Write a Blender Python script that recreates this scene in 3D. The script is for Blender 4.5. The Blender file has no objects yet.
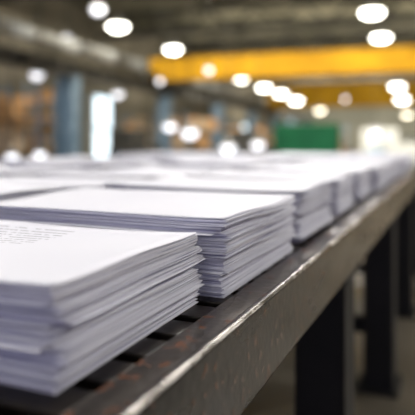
import bpy, bmesh, math, random
from mathutils import Vector, Matrix, noise
random.seed(7)
C = bpy.context.scene.collection
TH = math.atan2(.919,.395)      # table rail direction
GH = math.radians(71.5)         # building long axis
TZ = 1.05                       # table top
CZ = 1.32                       # camera height
F = 576.0

def TW(a,b,z=0):
    r=(math.cos(TH),math.sin(TH)); return Vector((a*r[0]-b*r[1], a*r[1]+b*r[0], z))
def GW(g,v,z=0):
    r=(math.cos(GH),math.sin(GH)); return Vector((g*r[0]-v*r[1], g*r[1]+v*r[0], z))

# ---------------- materials
def newmat(name):
    m=bpy.data.materials.new(name); m.use_nodes=True
    nt=m.node_tree; nt.nodes.clear()
    o=nt.nodes.new('ShaderNodeOutputMaterial'); p=nt.nodes.new('ShaderNodeBsdfPrincipled')
    nt.links.new(p.outputs[0],o.inputs[0]); return m,nt,p
def noisy(name,c1,c2,scale=5,rough=.6,metal=0,stretch=(1,1,1),detail=5,bump=0,lo=.35,hi=.65,r2=None,spec=.5):
    m,nt,p=newmat(name); N=nt.nodes; L=nt.links
    tc=N.new('ShaderNodeTexCoord'); mp=N.new('ShaderNodeMapping'); mp.inputs['Scale'].default_value=stretch
    n=N.new('ShaderNodeTexNoise'); n.inputs['Scale'].default_value=scale; n.inputs['Detail'].default_value=detail
    r=N.new('ShaderNodeValToRGB'); r.color_ramp.elements[0].color=(*c1,1); r.color_ramp.elements[1].color=(*c2,1)
    r.color_ramp.elements[0].position=lo; r.color_ramp.elements[1].position=hi
    L.new(tc.outputs['Object'],mp.inputs[0]); L.new(mp.outputs[0],n.inputs[0]); L.new(n.outputs[0],r.inputs[0]); L.new(r.outputs[0],p.inputs['Base Color'])
    p.inputs['Roughness'].default_value=rough; p.inputs['Metallic'].default_value=metal
    p.inputs['Specular IOR Level'].default_value=spec
    if r2 is not None:
        mr=N.new('ShaderNodeMapRange'); mr.inputs[1].default_value=.3; mr.inputs[2].default_value=.7
        mr.inputs[3].default_value=rough; mr.inputs[4].default_value=r2
        L.new(n.outputs[0],mr.inputs[0]); L.new(mr.outputs[0],p.inputs['Roughness'])
    if bump:
        b=N.new('ShaderNodeBump'); b.inputs['Strength'].default_value=bump; b.inputs['Distance'].default_value=.01
        L.new(n.outputs[0],b.inputs['Height']); L.new(b.outputs[0],p.inputs['Normal'])
    return m
def emit(name,col,s):
    m,nt,p=newmat(name); p.inputs['Base Color'].default_value=(*col,1)
    p.inputs['Emission Color'].default_value=(*col,1); p.inputs['Emission Strength'].default_value=s; return m

M_side = noisy('paper_edges_gap_shade',(.22,.20,.34),(.93,.92,1.0),1.0,.75,0,(1.5,1.5,480),2,0,.38,.50,spec=.2)  # sheet tone varies; dark lavender streaks paint in the shade of the gaps
M_slat = noisy('dark_oiled_steel',(.006,.005,.004),(.035,.026,.018),14,.34,.5,(1,1,1),6,.2)
M_polish=noisy('polished_worn_steel',(.14,.125,.11),(.48,.45,.42),30,.16,.92,(.4,1,1),6,.08,r2=.36)
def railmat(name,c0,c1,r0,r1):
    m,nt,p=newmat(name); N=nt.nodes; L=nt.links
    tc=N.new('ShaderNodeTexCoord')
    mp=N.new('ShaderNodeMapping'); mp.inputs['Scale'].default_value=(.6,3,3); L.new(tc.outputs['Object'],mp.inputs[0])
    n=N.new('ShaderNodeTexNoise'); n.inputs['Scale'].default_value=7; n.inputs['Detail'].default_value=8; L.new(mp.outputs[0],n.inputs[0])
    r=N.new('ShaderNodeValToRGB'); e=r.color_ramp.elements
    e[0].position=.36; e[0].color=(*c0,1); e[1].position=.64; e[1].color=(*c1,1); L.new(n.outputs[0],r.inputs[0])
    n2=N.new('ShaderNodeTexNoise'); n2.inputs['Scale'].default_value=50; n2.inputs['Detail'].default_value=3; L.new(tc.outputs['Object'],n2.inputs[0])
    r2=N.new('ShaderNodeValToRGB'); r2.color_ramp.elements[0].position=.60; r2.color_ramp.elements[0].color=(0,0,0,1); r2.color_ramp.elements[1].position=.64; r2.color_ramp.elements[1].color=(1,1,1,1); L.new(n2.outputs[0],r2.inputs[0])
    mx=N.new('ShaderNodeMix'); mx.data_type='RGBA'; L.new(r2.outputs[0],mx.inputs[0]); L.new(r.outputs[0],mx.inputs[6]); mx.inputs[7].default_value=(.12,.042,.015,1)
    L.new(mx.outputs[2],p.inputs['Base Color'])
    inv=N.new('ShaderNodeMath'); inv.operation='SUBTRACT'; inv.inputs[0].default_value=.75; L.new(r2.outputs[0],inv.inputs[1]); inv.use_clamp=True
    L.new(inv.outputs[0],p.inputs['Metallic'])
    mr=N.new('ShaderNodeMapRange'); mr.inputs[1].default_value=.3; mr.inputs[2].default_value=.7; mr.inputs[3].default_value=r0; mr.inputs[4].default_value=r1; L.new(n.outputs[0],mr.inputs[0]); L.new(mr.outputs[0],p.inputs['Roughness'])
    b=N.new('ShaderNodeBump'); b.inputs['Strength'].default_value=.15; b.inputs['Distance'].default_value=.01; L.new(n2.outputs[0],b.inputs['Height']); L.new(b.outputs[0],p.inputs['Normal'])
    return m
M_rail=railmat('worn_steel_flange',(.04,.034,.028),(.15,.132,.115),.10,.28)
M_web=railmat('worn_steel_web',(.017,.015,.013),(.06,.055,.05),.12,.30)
M_leg = noisy('black_painted_steel',(.004,.004,.005),(.010,.009,.010),6,.6,.1)
M_foot= noisy('dusty_steel_plate',(.02,.018,.016),(.04,.036,.032),6,.6,.2)
M_yel = noisy('yellow_crane_paint',(.50,.26,.008),(.68,.37,.013),.8,.7,spec=.2)
M_duct= noisy('galvanised_duct',(.38,.39,.37),(.50,.51,.48),2,.6,.1)
M_dgrey= noisy('dark_steel_paint',(.025,.025,.022),(.06,.058,.05),2,.6)
M_blue= noisy('blue_grey_paint',(.12,.20,.28),(.21,.30,.39),2,.5)
M_card= noisy('cardboard',(.62,.33,.13),(.78,.47,.22),3,.85)
M_card2= noisy('pale_cardboard',(.56,.42,.27),(.7,.56,.4),3,.85)
M_tape= noisy('packing_tape',(.55,.42,.25),(.62,.5,.3),3,.3)
M_green=noisy('green_paint',(.001,.055,.023),(.003,.08,.032),2,.7,spec=.2)
M_lampbody=noisy('lamp_housing_metal',(.25,.25,.24),(.4,.4,.39),4,.4,.5)
M_lens=emit('lamp_lens',(1,.97,.86),14)
M_lensw=emit('warm_lamp_lens',(1,.90,.70),6)
M_lens2=emit('dim_lamp_lens',(.92,.93,1.0),2.2)
M_door=emit('daylit_glazing',(.78,.92,1.0),2.2)
M_floor=noisy('concrete_floor',(.11,.095,.07),(.21,.18,.135),.9,.25,0,(1,1,1),8,.05,r2=.5)
M_ceil=noisy('olive_metal_roof',(.09,.085,.055),(.30,.28,.20),.35,.7,0,(1,1,1),5,lo=.4,hi=.6)
M_wall=noisy('painted_wall',(.17,.155,.115),(.32,.29,.225),.25,.8,0,(1,1,1),5)
M_endwall=noisy('end_wall_paint',(.44,.44,.36),(.58,.58,.49),.25,.8,0,(1,1,1),5)
M_white=noisy('off_white_machine_paint',(.42,.43,.41),(.56,.57,.54),2,.5)
M_wood=noisy('pallet_wood',(.28,.18,.09),(.42,.29,.16),4,.85,0,(1,8,1))

def top_paper(name,text):
    m,nt,p=newmat(name); N=nt.nodes; L=nt.links
    p.inputs['Roughness'].default_value=.6; p.inputs['Specular IOR Level'].default_value=.3
    tc=N.new('ShaderNodeTexCoord'); n=N.new('ShaderNodeTexNoise'); n.inputs['Scale'].default_value=3
    r=N.new('ShaderNodeValToRGB'); r.color_ramp.elements[0].color=(.79,.79,.88,1); r.color_ramp.elements[1].color=(.87,.87,.94,1)
    L.new(tc.outputs['Object'],n.inputs[0]); L.new(n.outputs[0],r.inputs[0])
    if not text:
        L.new(r.outputs[0],p.inputs['Base Color']); return m
    sx=N.new('ShaderNodeSeparateXYZ'); L.new(tc.outputs['Object'],sx.inputs[0])
    def mth(op,a,b=None,c=None):
        x=N.new('ShaderNodeMath'); x.operation=op
        for i,v in enumerate((a,b,c)):
            if v is None: continue
            if isinstance(v,(int,float)): x.inputs[i].default_value=v
            else: L.new(v,x.inputs[i])
        return x.outputs[0]
    row=mth('DIVIDE',sx.outputs[0],.018)
    fr=mth('FRACT',row); fl=mth('FLOOR',row)
    line=mth('MULTIPLY',mth('GREATER_THAN',fr,.28),mth('LESS_THAN',fr,.58))
    cv=N.new('ShaderNodeCombineXYZ'); L.new(mth('MULTIPLY',fl,7.31),cv.inputs[0]); L.new(mth('MULTIPLY',sx.outputs[1],110),cv.inputs[1])
    wn=N.new('ShaderNodeTexNoise'); wn.inputs['Scale'].default_value=1; wn.inputs['Detail'].default_value=1
    L.new(cv.outputs[0],wn.inputs[0]); words=mth('GREATER_THAN',wn.outputs[0],.44)
    cv2=N.new('ShaderNodeCombineXYZ'); L.new(mth('MULTIPLY',fl,3.7),cv2.inputs[0]); L.new(mth('MULTIPLY',sx.outputs[1],700),cv2.inputs[1]); L.new(mth('MULTIPLY',sx.outputs[0],500),cv2.inputs[2])
    wn2=N.new('ShaderNodeTexNoise'); wn2.inputs['Scale'].default_value=1; L.new(cv2.outputs[0],wn2.inputs[0])
    let=mth('GREATER_THAN',wn2.outputs[0],.40)
    reg=mth('MULTIPLY',mth('GREATER_THAN',sx.outputs[0],.02),mth('LESS_THAN',sx.outputs[0],.16))
    reg=mth('MULTIPLY',reg,mth('MULTIPLY',mth('GREATER_THAN',sx.outputs[1],-.09),mth('LESS_THAN',sx.outputs[1],.26)))
    k=mth('MULTIPLY',mth('MULTIPLY',line,words),mth('MULTIPLY',let,reg)); k=mth('MULTIPLY',k,.6)
    mx=N.new('ShaderNodeMix'); mx.data_type='RGBA'; L.new(k,mx.inputs[0]); L.new(r.outputs[0],mx.inputs[6]); mx.inputs[7].default_value=(.16,.16,.19,1)
    L.new(mx.outputs[2],p.inputs['Base Color']); return m
M_top=top_paper('blank_paper',False); M_text=top_paper('printed_paper',True)

# ---------------- mesh helpers
def bx(bm,x0,x1,y0,y1,z0,z1,mi=0,M=None):
    vs=[bm.verts.new(Vector(p) if M is None else M@Vector(p)) for p in ((x0,y0,z0),(x1,y0,z0),(x1,y1,z0),(x0,y1,z0),(x0,y0,z1),(x1,y0,z1),(x1,y1,z1),(x0,y1,z1))]
    for f in ((0,3,2,1),(4,5,6,7),(0,1,5,4),(1,2,6,5),(2,3,7,6),(3,0,4,7)):
        fc=bm.faces.new([vs[i] for i in f]); fc.material_index=mi
def lathe(bm,prof,seg=24,mi=0,c=(0,0,0)):
    rings=[]
    for r,z in prof:
        rings.append([bm.verts.new((c[0]+r*math.cos(2*math.pi*i/seg),c[1]+r*math.sin(2*math.pi*i/seg),c[2]+z)) for i in range(seg)])
    for a,b in zip(rings,rings[1:]):
        for i in range(seg):
            f=bm.faces.new((a[i],a[(i+1)%seg],b[(i+1)%seg],b[i])); f.material_index=mi; f.smooth=True
    bm.faces.new(rings[0][::-1]); bm.faces.new(rings[-1])
def extr(bm,prof,x0,x1,mats={}):
    a=[bm.verts.new((x0,y,z)) for y,z in prof]; b=[bm.verts.new((x1,y,z)) for y,z in prof]
    n=len(prof)
    for i in range(n):
        f=bm.faces.new((a[i],a[(i+1)%n],b[(i+1)%n],b[i])); f.material_index=mats.get(i,0)
    bm.faces.new(a[::-1]); bm.faces.new(b)
def mesh(name,fn,mats,bevel=0,seg=2):
    bm=bmesh.new(); fn(bm); bmesh.ops.recalc_face_normals(bm,faces=bm.faces)
    me=bpy.data.meshes.new(name); bm.to_mesh(me); bm.free()
    for m in mats: me.materials.append(m)
    return me
def obj(name,me,loc=(0,0,0),rz=0,parent=None,bevel=0,**k):
    o=bpy.data.objects.new(name,me); o.location=loc; o.rotation_euler=(0,0,rz); C.objects.link(o)
    if parent: o.parent=parent
    if bevel:
        b=o.modifiers.new('bevel','BEVEL'); b.width=bevel; b.segments=3; b.limit_method='ANGLE'
    for a,v in k.items(): o[a]=v
    return o
def empty(name,loc,rz,label,cat,group=None):
    o=bpy.data.objects.new(name,None); o.location=loc; o.rotation_euler=(0,0,rz); o.empty_display_size=.1; C.objects.link(o)
    o['label']=label; o['category']=cat
    if group: o['group']=group
    return o
def copytree(root,loc,rz):
    n=root.copy(); C.objects.link(n); n.location=loc; n.rotation_euler=(0,0,rz)
    for ch in root.children:
        c=ch.copy(); C.objects.link(c); c.parent=n
        for g in ch.children:
            d=g.copy(); C.objects.link(d); d.parent=c
    return n

# ---------------- conveyor table
A0,A1=-.9,6.6; BW=3.25; AM=2.85
table=empty('conveyor_table',TW(AM,1.7,0),TH,'long dark steel slatted conveyor table carrying rows of paper stacks','conveyor table')
ta=lambda a:a-AM; tb=lambda b:b-1.7
def slats(bm):
    a=A0
    while a<A1:
        bx(bm,ta(a),ta(a+.062),tb(.352),tb(BW-.02),TZ-.02,TZ); a+=.085
    for b in (.37,1.2,2.2,3.1):
        bx(bm,ta(A0),ta(A1),tb(b),tb(b+.04),TZ-.05,TZ-.02)
    bx(bm,ta(A0),ta(A1),tb(.352),tb(BW-.02),TZ-.10,TZ-.09)
obj('slatted_bed',mesh('slatted_bed',slats,[M_slat]),parent=table,bevel=.003,label='dark oiled slatted steel bed')
def railprof(b_out,b_in,s):
    h=.136; t=.008; R=.007; pts=[]
    pts.append((b_in,TZ+.004))
    pts.append((b_out+s*.018,TZ+.003)); pts.append((b_out+s*.013,TZ+.005))
    for i in range(7):
        an=math.pi/2*i/6
        pts.append((b_out+s*(R-R*math.sin(an)),TZ+.007-R+R*math.cos(an)))
    R=.012
    for i in range(7):
        an=math.pi/2*i/6
        pts.append((b_out+s*(R-R*math.cos(an)),TZ-h+R-R*math.sin(an)))
    pts.append((b_in,TZ-h)); pts.append((b_in,TZ-h+t)); pts.append((b_out+s*t,TZ-h+t)); pts.append((b_out+s*t,TZ-.004)); pts.append((b_in,TZ-.004))
    return [(tb(y),z) for y,z in pts]
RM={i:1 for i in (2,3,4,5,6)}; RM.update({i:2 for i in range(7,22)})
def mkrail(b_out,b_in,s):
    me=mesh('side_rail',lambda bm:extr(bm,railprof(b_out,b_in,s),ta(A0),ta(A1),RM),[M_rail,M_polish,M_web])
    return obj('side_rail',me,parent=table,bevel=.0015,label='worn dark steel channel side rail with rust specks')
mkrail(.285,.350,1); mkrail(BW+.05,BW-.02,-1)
LW=.15
def leg(bm):
    w=LW; h=TZ-.136
    bx(bm,0,.17,0,.012,.012,h); bx(bm,0,.17,w-.012,w,.012,h); bx(bm,.0,.012,.012,w-.012,.012,h); bx(bm,.158,.17,.012,w-.012,.012,h)
    bx(bm,-.03,.20,-.01,w+.01,h-.012,h+.0)
ml=mesh('leg',leg,[M_leg])
def foot(bm):
    bx(bm,-.04,.21,-.03,.18,0,.014)
    for x in (-.02,.19):
        for y in (-.012,.162): lathe(bm,[(.012,.014),(.012,.03),(.006,.03),(.006,.05)],8,0,(x,y,0))
mf=mesh('foot_plate',foot,[M_foot])
for i in range(-1,4):
    for b in (.295,3.1):
        a=1.70+1.42*i
        l=obj('leg',ml,(ta(a),tb(b),0),parent=table,bevel=.003)
        f=obj('foot_plate',mf,(0,0,0),parent=l)
def cross(bm): bx(bm,0,.06,0,2.64,.28,.36)
mc=mesh('cross_brace',cross,[M_leg])
for i in range(-1,4): obj('cross_brace',mc,(ta(1.76+1.42*i),tb(.45),0),parent=table,bevel=.003)

# ---------------- paper stacks
def stack_mesh(L,W,H,seed,n,nx=8,ny=10,jit=.004,curl=.006,bundles=3,bofs=None,thick=(.6,.8,1.0,1.0,1.2,1.5)):
    rnd=random.Random(seed)
    ths=[rnd.choice(thick) for _ in range(n)]; s=sum(ths); ths=[t*H/s for t in ths]
    bo=bofs or [(rnd.uniform(-.006,.006),rnd.uniform(-.005,.005),rnd.uniform(-.010,.010)) for _ in range(bundles)]
    bundles=len(bo)
    wav=[rnd.uniform(0,6) for _ in range(n)]
    def defo(x,y,lv,ph):
        e=(abs(x)/(L/2))**3*.45+(abs(y)/(W/2))**4*.4
        return lv*(curl*(e-.35)+ .0032*math.sin(x*15+y*5+seed))
    bm=bmesh.new(); z=0
    brk=set(int(n*k/bundles) for k in range(1,bundles))
    dx=dy=0
    for i,t in enumerate(ths):
        b=bo[min(bundles-1,int(i/n*bundles))]
        big=rnd.random()<.22
        dx=dx*.5+rnd.gauss(0,jit*.9); dy=dy*.5+rnd.gauss(0,jit*.7)
        ox=b[0]+dx+(rnd.gauss(0,jit*2.2) if big else 0); oy=b[1]+dy+(rnd.gauss(0,jit*1.3) if big else 0); rz=b[2]+rnd.gauss(0,.006)
        if i==0: ox=oy=rz=0
        c,sn=math.cos(rz),math.sin(rz)
        gp=t*rnd.choice((.3,.42,.55,.78)); lv=z/H; lv2=(z+t)/H
        if i+1 in brk: gp=t*.78
        g={}
        for k in (0,1):
            for ix in range(nx+1):
                for iy in range(ny+1):
                    x=(ix/nx-.5)*L; y=(iy/ny-.5)*W
                    zz=z+defo(x,y,lv,0) if k==0 else z+t+defo(x,y,lv2,0)-gp*(1+.25*math.sin(x*14+y*11+wav[i]))
                    X=c*x-sn*y+ox; Y=sn*x+c*y+oy
                    g[k,ix,iy]=bm.verts.new((X,Y,max(0,zz)))
        for ix in range(nx):
            for iy in range(ny):
                f=bm.faces.new((g[1,ix,iy],g[1,ix+1,iy],g[1,ix+1,iy+1],g[1,ix,iy+1])); f.smooth=True; f.material_index=1
                f=bm.faces.new((g[0,ix,iy],g[0,ix,iy+1],g[0,ix+1,iy+1],g[0,ix+1,iy])); f.smooth=True; f.material_index=1
        for ix in range(nx):
            bm.faces.new((g[0,ix,0],g[0,ix+1,0],g[1,ix+1,0],g[1,ix,0])); bm.faces.new((g[0,ix+1,ny],g[0,ix,ny],g[1,ix,ny],g[1,ix+1,ny]))
        for iy in range(ny):
            bm.faces.new((g[0,0,iy+1],g[0,0,iy],g[1,0,iy],g[1,0,iy+1])); bm.faces.new((g[0,nx,iy],g[0,nx,iy+1],g[1,nx,iy+1],g[1,nx,iy]))
        z+=t
    me=bpy.data.meshes.new('sheet_pile'); bm.to_mesh(me); bm.free()
    me.materials.append(M_side); me.materials.append(M_top)
    bm=bmesh.new(); g={}
    for ix in range(nx*2+1):
        for iy in range(ny*2+1):
            x=(ix/(nx*2)-.5)*L; y=(iy/(ny*2)-.5)*W
            for k in (0,1):
                g[k,ix,iy]=bm.verts.new((x+bo[-1][0],y+bo[-1][1],H+.0004+k*.0006+defo(x,y,1,0)))
    NX,NY=nx*2,ny*2
    for ix in range(NX):
        for iy in range(NY):
            bm.faces.new((g[1,ix,iy],g[1,ix+1,iy],g[1,ix+1,iy+1],g[1,ix,iy+1])).smooth=True
            bm.faces.new((g[0,ix,iy],g[0,ix,iy+1],g[0,ix+1,iy+1],g[0,ix+1,iy])).smooth=True
    for ix in range(NX):
        bm.faces.new((g[0,ix,0],g[0,ix+1,0],g[1,ix+1,0],g[1,ix,0])); bm.faces.new((g[0,ix+1,NY],g[0,ix,NY],g[1,ix,NY],g[1,ix+1,NY]))
    for iy in range(NY):
        bm.faces.new((g[0,0,iy+1],g[0,0,iy],g[1,0,iy],g[1,0,iy+1])); bm.faces.new((g[0,NX,iy],g[0,NX,iy+1],g[1,NX,iy+1],g[1,NX,iy]))
    m2=bpy.data.meshes.new('top_sheet'); bm.to_mesh(m2); bm.free()
    return me,m2
def stack(a,b,L,W,H,seed,n,text=False,rz=0,label='',**k):
    me,m2=stack_mesh(L,W,H,seed,n,**k); m2.materials.append(M_text if text else M_top)
    e=empty('paper_stack',TW(a+L/2,b+W/2,TZ+.0005),TH+rz,label,'stack of paper','paper stacks on the conveyor table')
    obj('sheet_pile',me,parent=e,kind='stuff'); obj('top_sheet',m2,parent=e,label='printed top sheet with lines of small text' if text else 'blank white top sheet')
    return e
stack(.493,.390,.378,.62,.112,3,46,True,.01,'neat stack of white printed sheets, small text on the top page',curl=.013,jit=.0032,bofs=[(0,0,0),(.003,-.003,.008),(-.005,.004,-.009),(.002,-.001,.005),(-.004,.001,-.003)])
stack(.912,.362,.452,.60,.130,11,48,False,0,'tall stack of white paper sheets with uneven edges',jit=.005,curl=.009,bofs=[(0,0,0),(.006,.003,-.008),(-.006,-.002,.006),(.003,.001,-.003)])
LB='stack of loose white paper sheets on steel conveyor slats'
protos=[stack(1.475,.378,.42,.60,.134,21,44,False,0,LB,jit=.0055)]
for i in range(4):
    protos.append(stack(1.475 if i<3 else 2.03,1.06+.68*i if i<3 else .385,.43,.62 if i<3 else .60,(.118,.132,.112,.128)[i],31+i,30,False,.012*(i-1),LB,nx=4,ny=5))
for i in range(0,12):
    for j in range(4):
        if i<2:
            if j==0: continue
            a=.50+.485*i
        else:
            if i==2 and j==0: continue
            a=2.03+.56*(i-2)
        if a>6.1: continue
        p=random.choice(protos[1:])
        rz=TH+random.uniform(-.02,.02)
        bb=(.382,1.06,1.74,2.42)[j]+random.uniform(-.01,.01)
        copytree(p,TW(a+.21+random.uniform(-.015,.015),bb+.31,TZ+.0005),rz)

# ---------------- camera
cam=bpy.data.cameras.new('camera'); co=bpy.data.objects.new('camera',cam); C.objects.link(co)
co.location=(0,0,CZ); co.rotation_euler=(math.pi/2,0,0); cam.lens=50; cam.sensor_width=36; cam.shift_y=-67.5/415
cam.clip_start=.02; cam.clip_end=300
cam.dof.use_dof=True; cam.dof.focus_distance=.93; cam.dof.aperture_fstop=2.1
bpy.context.scene.camera=co

# ---------------- building
HC=7.0+CZ
def quadbox(name,g0,g1,v0,v1,z0,z1,mat,**k):
    me=mesh(name,lambda bm:bx(bm,g0,g1,v0,v1,z0,z1),[mat]); return obj(name,me,rz=GH,kind='structure',**k)
quadbox('floor',-12,85,-14,16,-.1,0,M_floor)
def ceil(bm):
    bx(bm,-12,85,-14,16,HC,HC+.1)
    g=-11
    while g<84: bx(bm,g,g+.12,-14,16,HC-.18,HC); g+=1.6
obj('ceiling',mesh('ceiling',ceil,[M_ceil]),rz=GH,kind='structure')
quadbox('wall_left',-12,85,15.8,16,0,HC,M_wall)
quadbox('wall_right',-12,85,-14,-13.8,0,HC,M_wall)
quadbox('wall_back',84.8,85,-13.8,15.8,0,HC,M_endwall)

def truss(bm):
    z0=HC-1.5
    bx(bm,-.14,.14,-13.7,15.7,z0,z0+.28); bx(bm,-.1,.1,-13.7,15.7,HC-.34,HC-.19)
    v=-13.5; up=True
    while v<14.4:
        a=Vector((0,v,z0+.1 if up else HC-.3)); b=Vector((0,v+1.2,HC-.3 if up else z0+.1))
        d=b-a; M=Matrix.Translation(a)@d.to_track_quat('X','Y').to_matrix().to_4x4()
        bx(bm,0,d.length,-.06,.06,-.06,.06,0,M); v+=1.2; up=not up
mt=mesh('roof_truss',truss,[M_dgrey])
for i in range(8):
    obj('roof_truss',mt,GW(10+9*i,0,0),GH,label='dark steel lattice roof truss under the roof',category='roof truss',group='roof trusses')

RH=CZ+2.7
def col(bm):
    T=RH-.515
    bx(bm,-.3,.3,-.27,-.23,.03,T); bx(bm,-.3,.3,.23,.27,.03,T); bx(bm,-.02,.02,-.23,.23,.03,T)
    bx(bm,-.4,.4,-.4,.4,0,.03); bx(bm,-.33,.33,-.33,.33,T-.03,T)
mcol=mesh('steel_column',col,[M_blue])
for v in (10.8,-9):
    for i in range(0,9):
        obj('steel_column',mcol,GW(8.8+8.5*i,v,0),GH,label='blue-grey steel column carrying the crane runway',category='column',group='runway columns')
def runway(bm):
    L=80
    bx(bm,-5,L-5,-.2,.2,-.5,-.46); bx(bm,-5,L-5,-.2,.2,-.08,-.04); bx(bm,-5,L-5,-.02,.02,-.46,-.08); bx(bm,-5,L-5,-.03,.03,-.04,0)
    g=-5
    while g<L-5: bx(bm,g,g+.02,-.18,.18,-.46,-.08); g+=1.4
mr=mesh('crane_runway',runway,[M_dgrey])
for v in (10.8,-9): obj('crane_runway',mr,GW(0,v,RH),GH,label='long dark steel I-beam crane runway on columns',category='crane runway')
def duct():
    e=empty('ventilation_duct',GW(0,12.2,CZ+3.7),GH,'long round grey ventilation duct hung along the side aisle','duct')
    def d(bm):
        prof=[]
        x=-4
        while x<74: prof+= [(.24,x),(.24,x+2.9),(.27,x+2.9),(.27,x+3.0)]; x+=3.0
        lathe(bm,prof,20)
        R=Matrix.Rotation(math.pi/2,4,'Y')
        for v in bm.verts: v.co=R@v.co
    obj('duct_pipe',mesh('duct_pipe',d,[M_duct]),parent=e)
    top=HC-(CZ+3.7)
    mh=mesh('hanger',lambda bm:(bx(bm,-.02,.02,-.32,-.28,-.02,top),bx(bm,-.02,.02,.28,.32,-.02,top),bx(bm,-.02,.02,-.32,.32,-.32,-.28),bx(bm,-.02,.02,-.32,-.28,-.30,0),bx(bm,-.02,.02,.28,.32,-.30,0)),[M_dgrey])
    for i in range(12): obj('hanger',mh,(2+6*i,0,0),parent=e)
duct()
def crane(g,hh,label):
    e=empty('overhead_crane',GW(g,0,RH),GH,label,'overhead crane')
    def girder(bm):
        bx(bm,-.35,.35,-9,11.0,.10,hh); bx(bm,-.45,.45,-9,11.0,.04,.10); bx(bm,-.45,.45,-9,11.0,hh,hh+.06)
        v=-8.5
        while v<10.8: bx(bm,-.37,-.35,v,v+.06,.10,hh); v+=1.6
    obj('girder',mesh('girder',girder,[M_yel]),parent=e,bevel=.01,label='mustard yellow box girder')
    def endt(bm):
        bx(bm,-1.35,1.35,-.16,.16,.12,.42)
        for s in (-1,1):
            M=Matrix.Translation((s*.95,-.06,.18))@Matrix.Rotation(-math.pi/2,4,'X')
            k=len(bm.verts); lathe(bm,[(.18,0),(.18,.12)],16); bm.verts.ensure_lookup_table()
            for vv in bm.verts[k:]: vv.co=M@vv.co
    me=mesh('end_truck',endt,[M_dgrey])
    for v in (10.8,-9): obj('end_truck',me,(0,v,0),parent=e)
    def hoist(bm):
        bx(bm,-.5,.5,-.7,.7,hh+.06,hh+.5); bx(bm,.5,.9,-.3,.3,hh+.1,hh+.4)
    obj('hoist_trolley',mesh('hoist_trolley',hoist,[M_dgrey]),(0,-6.5,0),parent=e,bevel=.03)
crane(24.8,1.0,'yellow overhead bridge crane spanning the hall')
crane(49,2.0,'distant yellow overhead bridge crane deeper in the hall')

def lampset(lens_mat,R,hz):
    me1=mesh('lamp_housing',lambda bm:lathe(bm,[(R*1.02,0),(R,.03),(R*.7,.18*R/.5),(R*.25,.42*R/.5),(R*.2,.62*R/.5),(.03,.66*R/.5)],24),[M_lampbody])
    me2=mesh('lamp_lens',lambda bm:lathe(bm,[(R*.3,-hz),(R*.7,-hz*.8),(R*.92,-hz*.35),(R*.97,.01)],24),[lens_mat])
    return me1,me2
KR={'b':.44,'s':.26,'m':.22,'f':.3,'t':.12,'w':.30}
KM={'b':lampset(M_lens,.44,.2),'s':lampset(M_lens2,.26,.24),'m':lampset(M_lens,.22,.17),'f':lampset(M_dgrey,.3,.06),'t':lampset(M_lens2,.12,.16),'w':lampset(M_lensw,.30,.2)}
def lamp(loc,kind,label,group,energy=0,tilt=0):
    e=empty('pendant_lamp',loc,0,label,'lamp',group)
    R=KR[kind]; m1,m2=KM[kind]
    obj('lamp_housing',m1,parent=e); obj('lamp_lens',m2,parent=e,label='glowing white lens' if kind!='f' else 'dark lens')
    top=HC-loc[2]; z0=.6*R/.5
    obj('hanging_rod',mesh('hanging_rod',lambda bm:lathe(bm,[(.012,z0),(.012,top)],8),[M_dgrey]),parent=e)
    if energy:
        l=bpy.data.lights.new('lamp_light','AREA'); l.shape='DISK'; l.size=.8; l.energy=energy; l.color=(1,.97,.93)
        lo=bpy.data.objects.new('lamp_light',l); lo.location=(0,0,-.4); C.objects.link(lo); lo.parent=e
        if tilt: lo.rotation_euler=(tilt,0,GH-math.pi/2); l.color=(1,.92,.78)
def px(x,y,h):
    Z=F*h/(140-y); return Vector(((x-207.5)/F*Z,Z,CZ+h))
LBL='bright round high-bay lamp hanging from the roof'
for x,y,h,en in ((118,26,5,0),(173,49,5,0),(241,78,4.0,0),(264,87,3.6,0),(281,93,3.3,0),(296,100,2.9,0),(372,12,5,0),(381,37,5,300),(391,70,4.2,0),(397,86,3.4,0),(402,99,2.7,0)):
    lamp(px(x,y,h),'b',LBL,'high-bay lamps',en)
for x,y,h,k in ((35,101,1.55,'m'),(37,74,2.75,'s'),(98,8,4.8,'s'),(209,69,2.4,'t'),(170,125,.6,'s'),(190,131,.28,'s'),(320,110,2.0,'w'),(375,131,.45,'s'),(118,93,2.3,'s'),(407,114,1.8,'w'),(66,37,4.6,'s'),(160,80,2.4,'t'),(345,98,2.4,'t'),(40,153,-.3,'t'),(228,146,-.22,'s'),(258,143,-.12,'s'),(12,155,-.32,'t')):
    lamp(px(x,y,h),k,'small dim pendant lamp hanging on a rod' if k!='w' else 'small warm white pendant lamp','small pendant lamps')
for g in (-5,1,7,13):
    for v in (.9,11.9,-6):
        en={-5:42,1:98,7:290,13:400}[g]
        if v==11.9: en*=.75
        lamp(GW(g,v,CZ+5.0),'b',LBL,'high-bay lamps',en)
for g,vs_,en,h in ((16.5,(-5,3,8),560,5.9),(27.6,(-4,3,8.5),480,3.5),(52,(-6,2,8),1700,3.6)):  # fill lamps added to brighten girders and far hall, kept out of view
    for v in vs_:
        lamp(GW(g,v,CZ+h),'f','added fill lamp in a dark pendant housing, aimed along the hall','added fill lamps',en,math.radians(86 if h<5 else 66))

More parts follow.
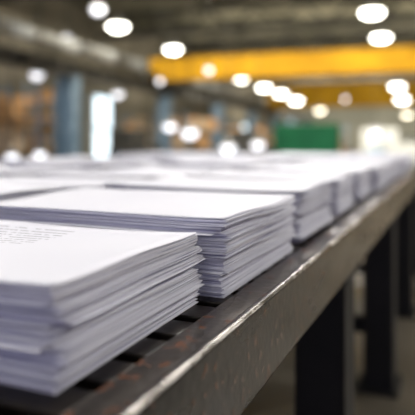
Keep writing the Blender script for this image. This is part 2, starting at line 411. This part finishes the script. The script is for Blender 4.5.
def glz(name,g,v,w,z0,z1):
    e=empty(name,GW(g,v,z0),GH,'tall daylit glazed panel in the side wall','door' if 'door' in name else 'window'); e['kind']='structure'
    h=z1-z0
    obj('pane',mesh('pane',lambda bm:bx(bm,-w/2,w/2,-.02,0,.05,h-.05),[M_door]),parent=e)
    def fr(bm):
        for s in (-w/2,w/2-.08,-.04): bx(bm,s,s+.08,-.06,-.02,0,h)
        for z in (0,h-.08,h*.5): bx(bm,-w/2,w/2,-.06,-.02,z,z+.12)
    obj('frame',mesh('frame',fr,[M_blue]),parent=e)
glz('door_1',28.6,15.75,2.0,0,3.8)
glz('window_1',60,15.75,3,1.6,3.0)

rr=GH-math.pi/2
def green():
    Z=34; x0=(277-207.5)/F*Z
    e=empty('storage_container',Vector((x0+1.8,Z,0)),rr,'dark green corrugated steel storage container','container')
    def b(bm):
        bx(bm,-1.8,1.8,-.9,.9,.1,2.25)
        x=-1.7
        while x<1.65: bx(bm,x,x+.1,-.95,-.9,.2,2.15); x+=.22
        for x in (-1.82,1.72):
            for y in (-.97,.87): bx(bm,x,x+.1,y,y+.1,0,2.3)
    obj('container_body',mesh('container_body',b,[M_green]),parent=e,bevel=.01)
green()

def rack(cx,cy,rz,bays,levels,bw=1.5,dep=.9,lh=.85,label='',fill=.9):
    e=empty('pallet_rack',(cx,cy,0),rz,label,'pallet rack','pallet racks')
    W=bays*bw; H=levels*lh+.2
    def up(bm):
        for y in (-dep/2,dep/2-.08): bx(bm,-.04,.04,y,y+.08,0,H)
        z=.3
        while z<H-.3: bx(bm,-.02,.02,-dep/2+.08,dep/2-.08,z,z+.05); z+=.5
    mu=mesh('upright_frame',up,[M_blue])
    for i in range(bays+1): obj('upright_frame',mu,(-W/2+i*bw,0,0),parent=e)
    def sh(bm):
        bx(bm,-W/2,W/2,-dep/2-.03,-dep/2,-.1,0); bx(bm,-W/2,W/2,dep/2,dep/2+.03,-.1,0)
        bx(bm,-W/2,W/2,-dep/2,dep/2,-.03,0)
    ms=mesh('shelf',sh,[M_wood])
    for l in range(levels): obj('shelf',ms,(0,0,.15+l*lh),parent=e)
    R=Matrix.Rotation(rz,4,'Z')
    for l in range(levels):
        x=-W/2+.1
        while x<W/2-.5:
            w=random.uniform(.42,.62); h=random.uniform(.35,.68)
            bay=int((x+W/2)/bw)
            if int((x+w+W/2)/bw)!=bay: x=-W/2+(bay+1)*bw+.06
            if x+w>W/2-.05: break
            if random.random()<fill:
                p=R@Vector((x+w/2,random.uniform(-.08,.05),0))+Vector((cx,cy,.15+l*lh))
                cardbox(p,rz,w,.6,h)
            x+=w+.05
def cardbox(p,rz,w,d,h):
    me=mesh('cardboard_box',lambda bm:bx(bm,-w/2,w/2,-d/2,d/2,0,h),[random.choice((M_card,M_card,M_card2))])
    o=obj('cardboard_box',me,p,rz,bevel=.006,label='brown cardboard carton standing on a rack shelf',category='cardboard box',group='cartons on the racks')
    def tp(bm):
        bx(bm,-w/2-.002,w/2+.002,-.035,.035,h,h+.002)
        bx(bm,-w/2-.003,-w/2-.001,-.035,.035,h-.1,h); bx(bm,w/2+.001,w/2+.003,-.035,.035,h-.1,h)
    obj('packing_tape',mesh('packing_tape',tp,[M_tape]),parent=o)
rack(-5.6,15.5,rr,2,3,label='blue steel pallet rack filled with brown cartons')
rack(-1.8,29,rr,3,3,bw=1.7,label='blue steel pallet rack filled with brown cartons')
rack(2.4,39,rr,3,3,bw=1.7,label='tall blue steel pallet rack filled with brown cartons')
rack(-7.0,23,rr,2,4,bw=1.5,label='tall blue steel pallet rack filled with brown cartons')
rack(9,53,rr,4,3,bw=1.8,label='distant pallet rack with pale cartons')
def machine(x,y,w,h,label,mat):
    e=empty('press_machine',(x,y,0),rr,label,'machine')
    def b(bm): bx(bm,-w/2,w/2,-.7,.7,.12,h*.62); bx(bm,-w/2,w*.1,-.6,.6,h*.62,h); bx(bm,-w/2+.1,w/2-.1,-.6,.6,0,.12)
    obj('machine_body',mesh('machine_body',b,[mat]),parent=e,bevel=.04)
    obj('feed_tray',mesh('feed_tray',lambda bm:bx(bm,w*.15,w*.48,-.5,.5,h*.62,h*.68),[M_dgrey]),parent=e,bevel=.01)
    obj('panel',mesh('panel',lambda bm:bx(bm,-w*.4,-w*.1,-.74,-.7,h*.2,h*.5),[M_blue]),parent=e)
machine(9.6,30,3.0,1.9,'off-white printing press cabinet with feed tray',M_white)
machine(14,44,4.0,2.3,'large pale printing machine standing on the concrete floor',M_white)
machine(-2.6,21,1.6,1.7,'compact dark grey finishing machine by the racks',M_dgrey)
machine(1.9,26.5,2.2,1.75,'dark grey folding machine on the concrete floor',M_dgrey)

w=bpy.data.worlds.new('world'); bpy.context.scene.world=w; w.use_nodes=True
w.node_tree.nodes['Background'].inputs[0].default_value=(.68,.68,1,1); w.node_tree.nodes['Background'].inputs[1].default_value=.58
vs=bpy.context.scene.view_settings; vs.view_transform='Standard'; vs.look='None'; vs.exposure=.10; vs.gamma=1.0
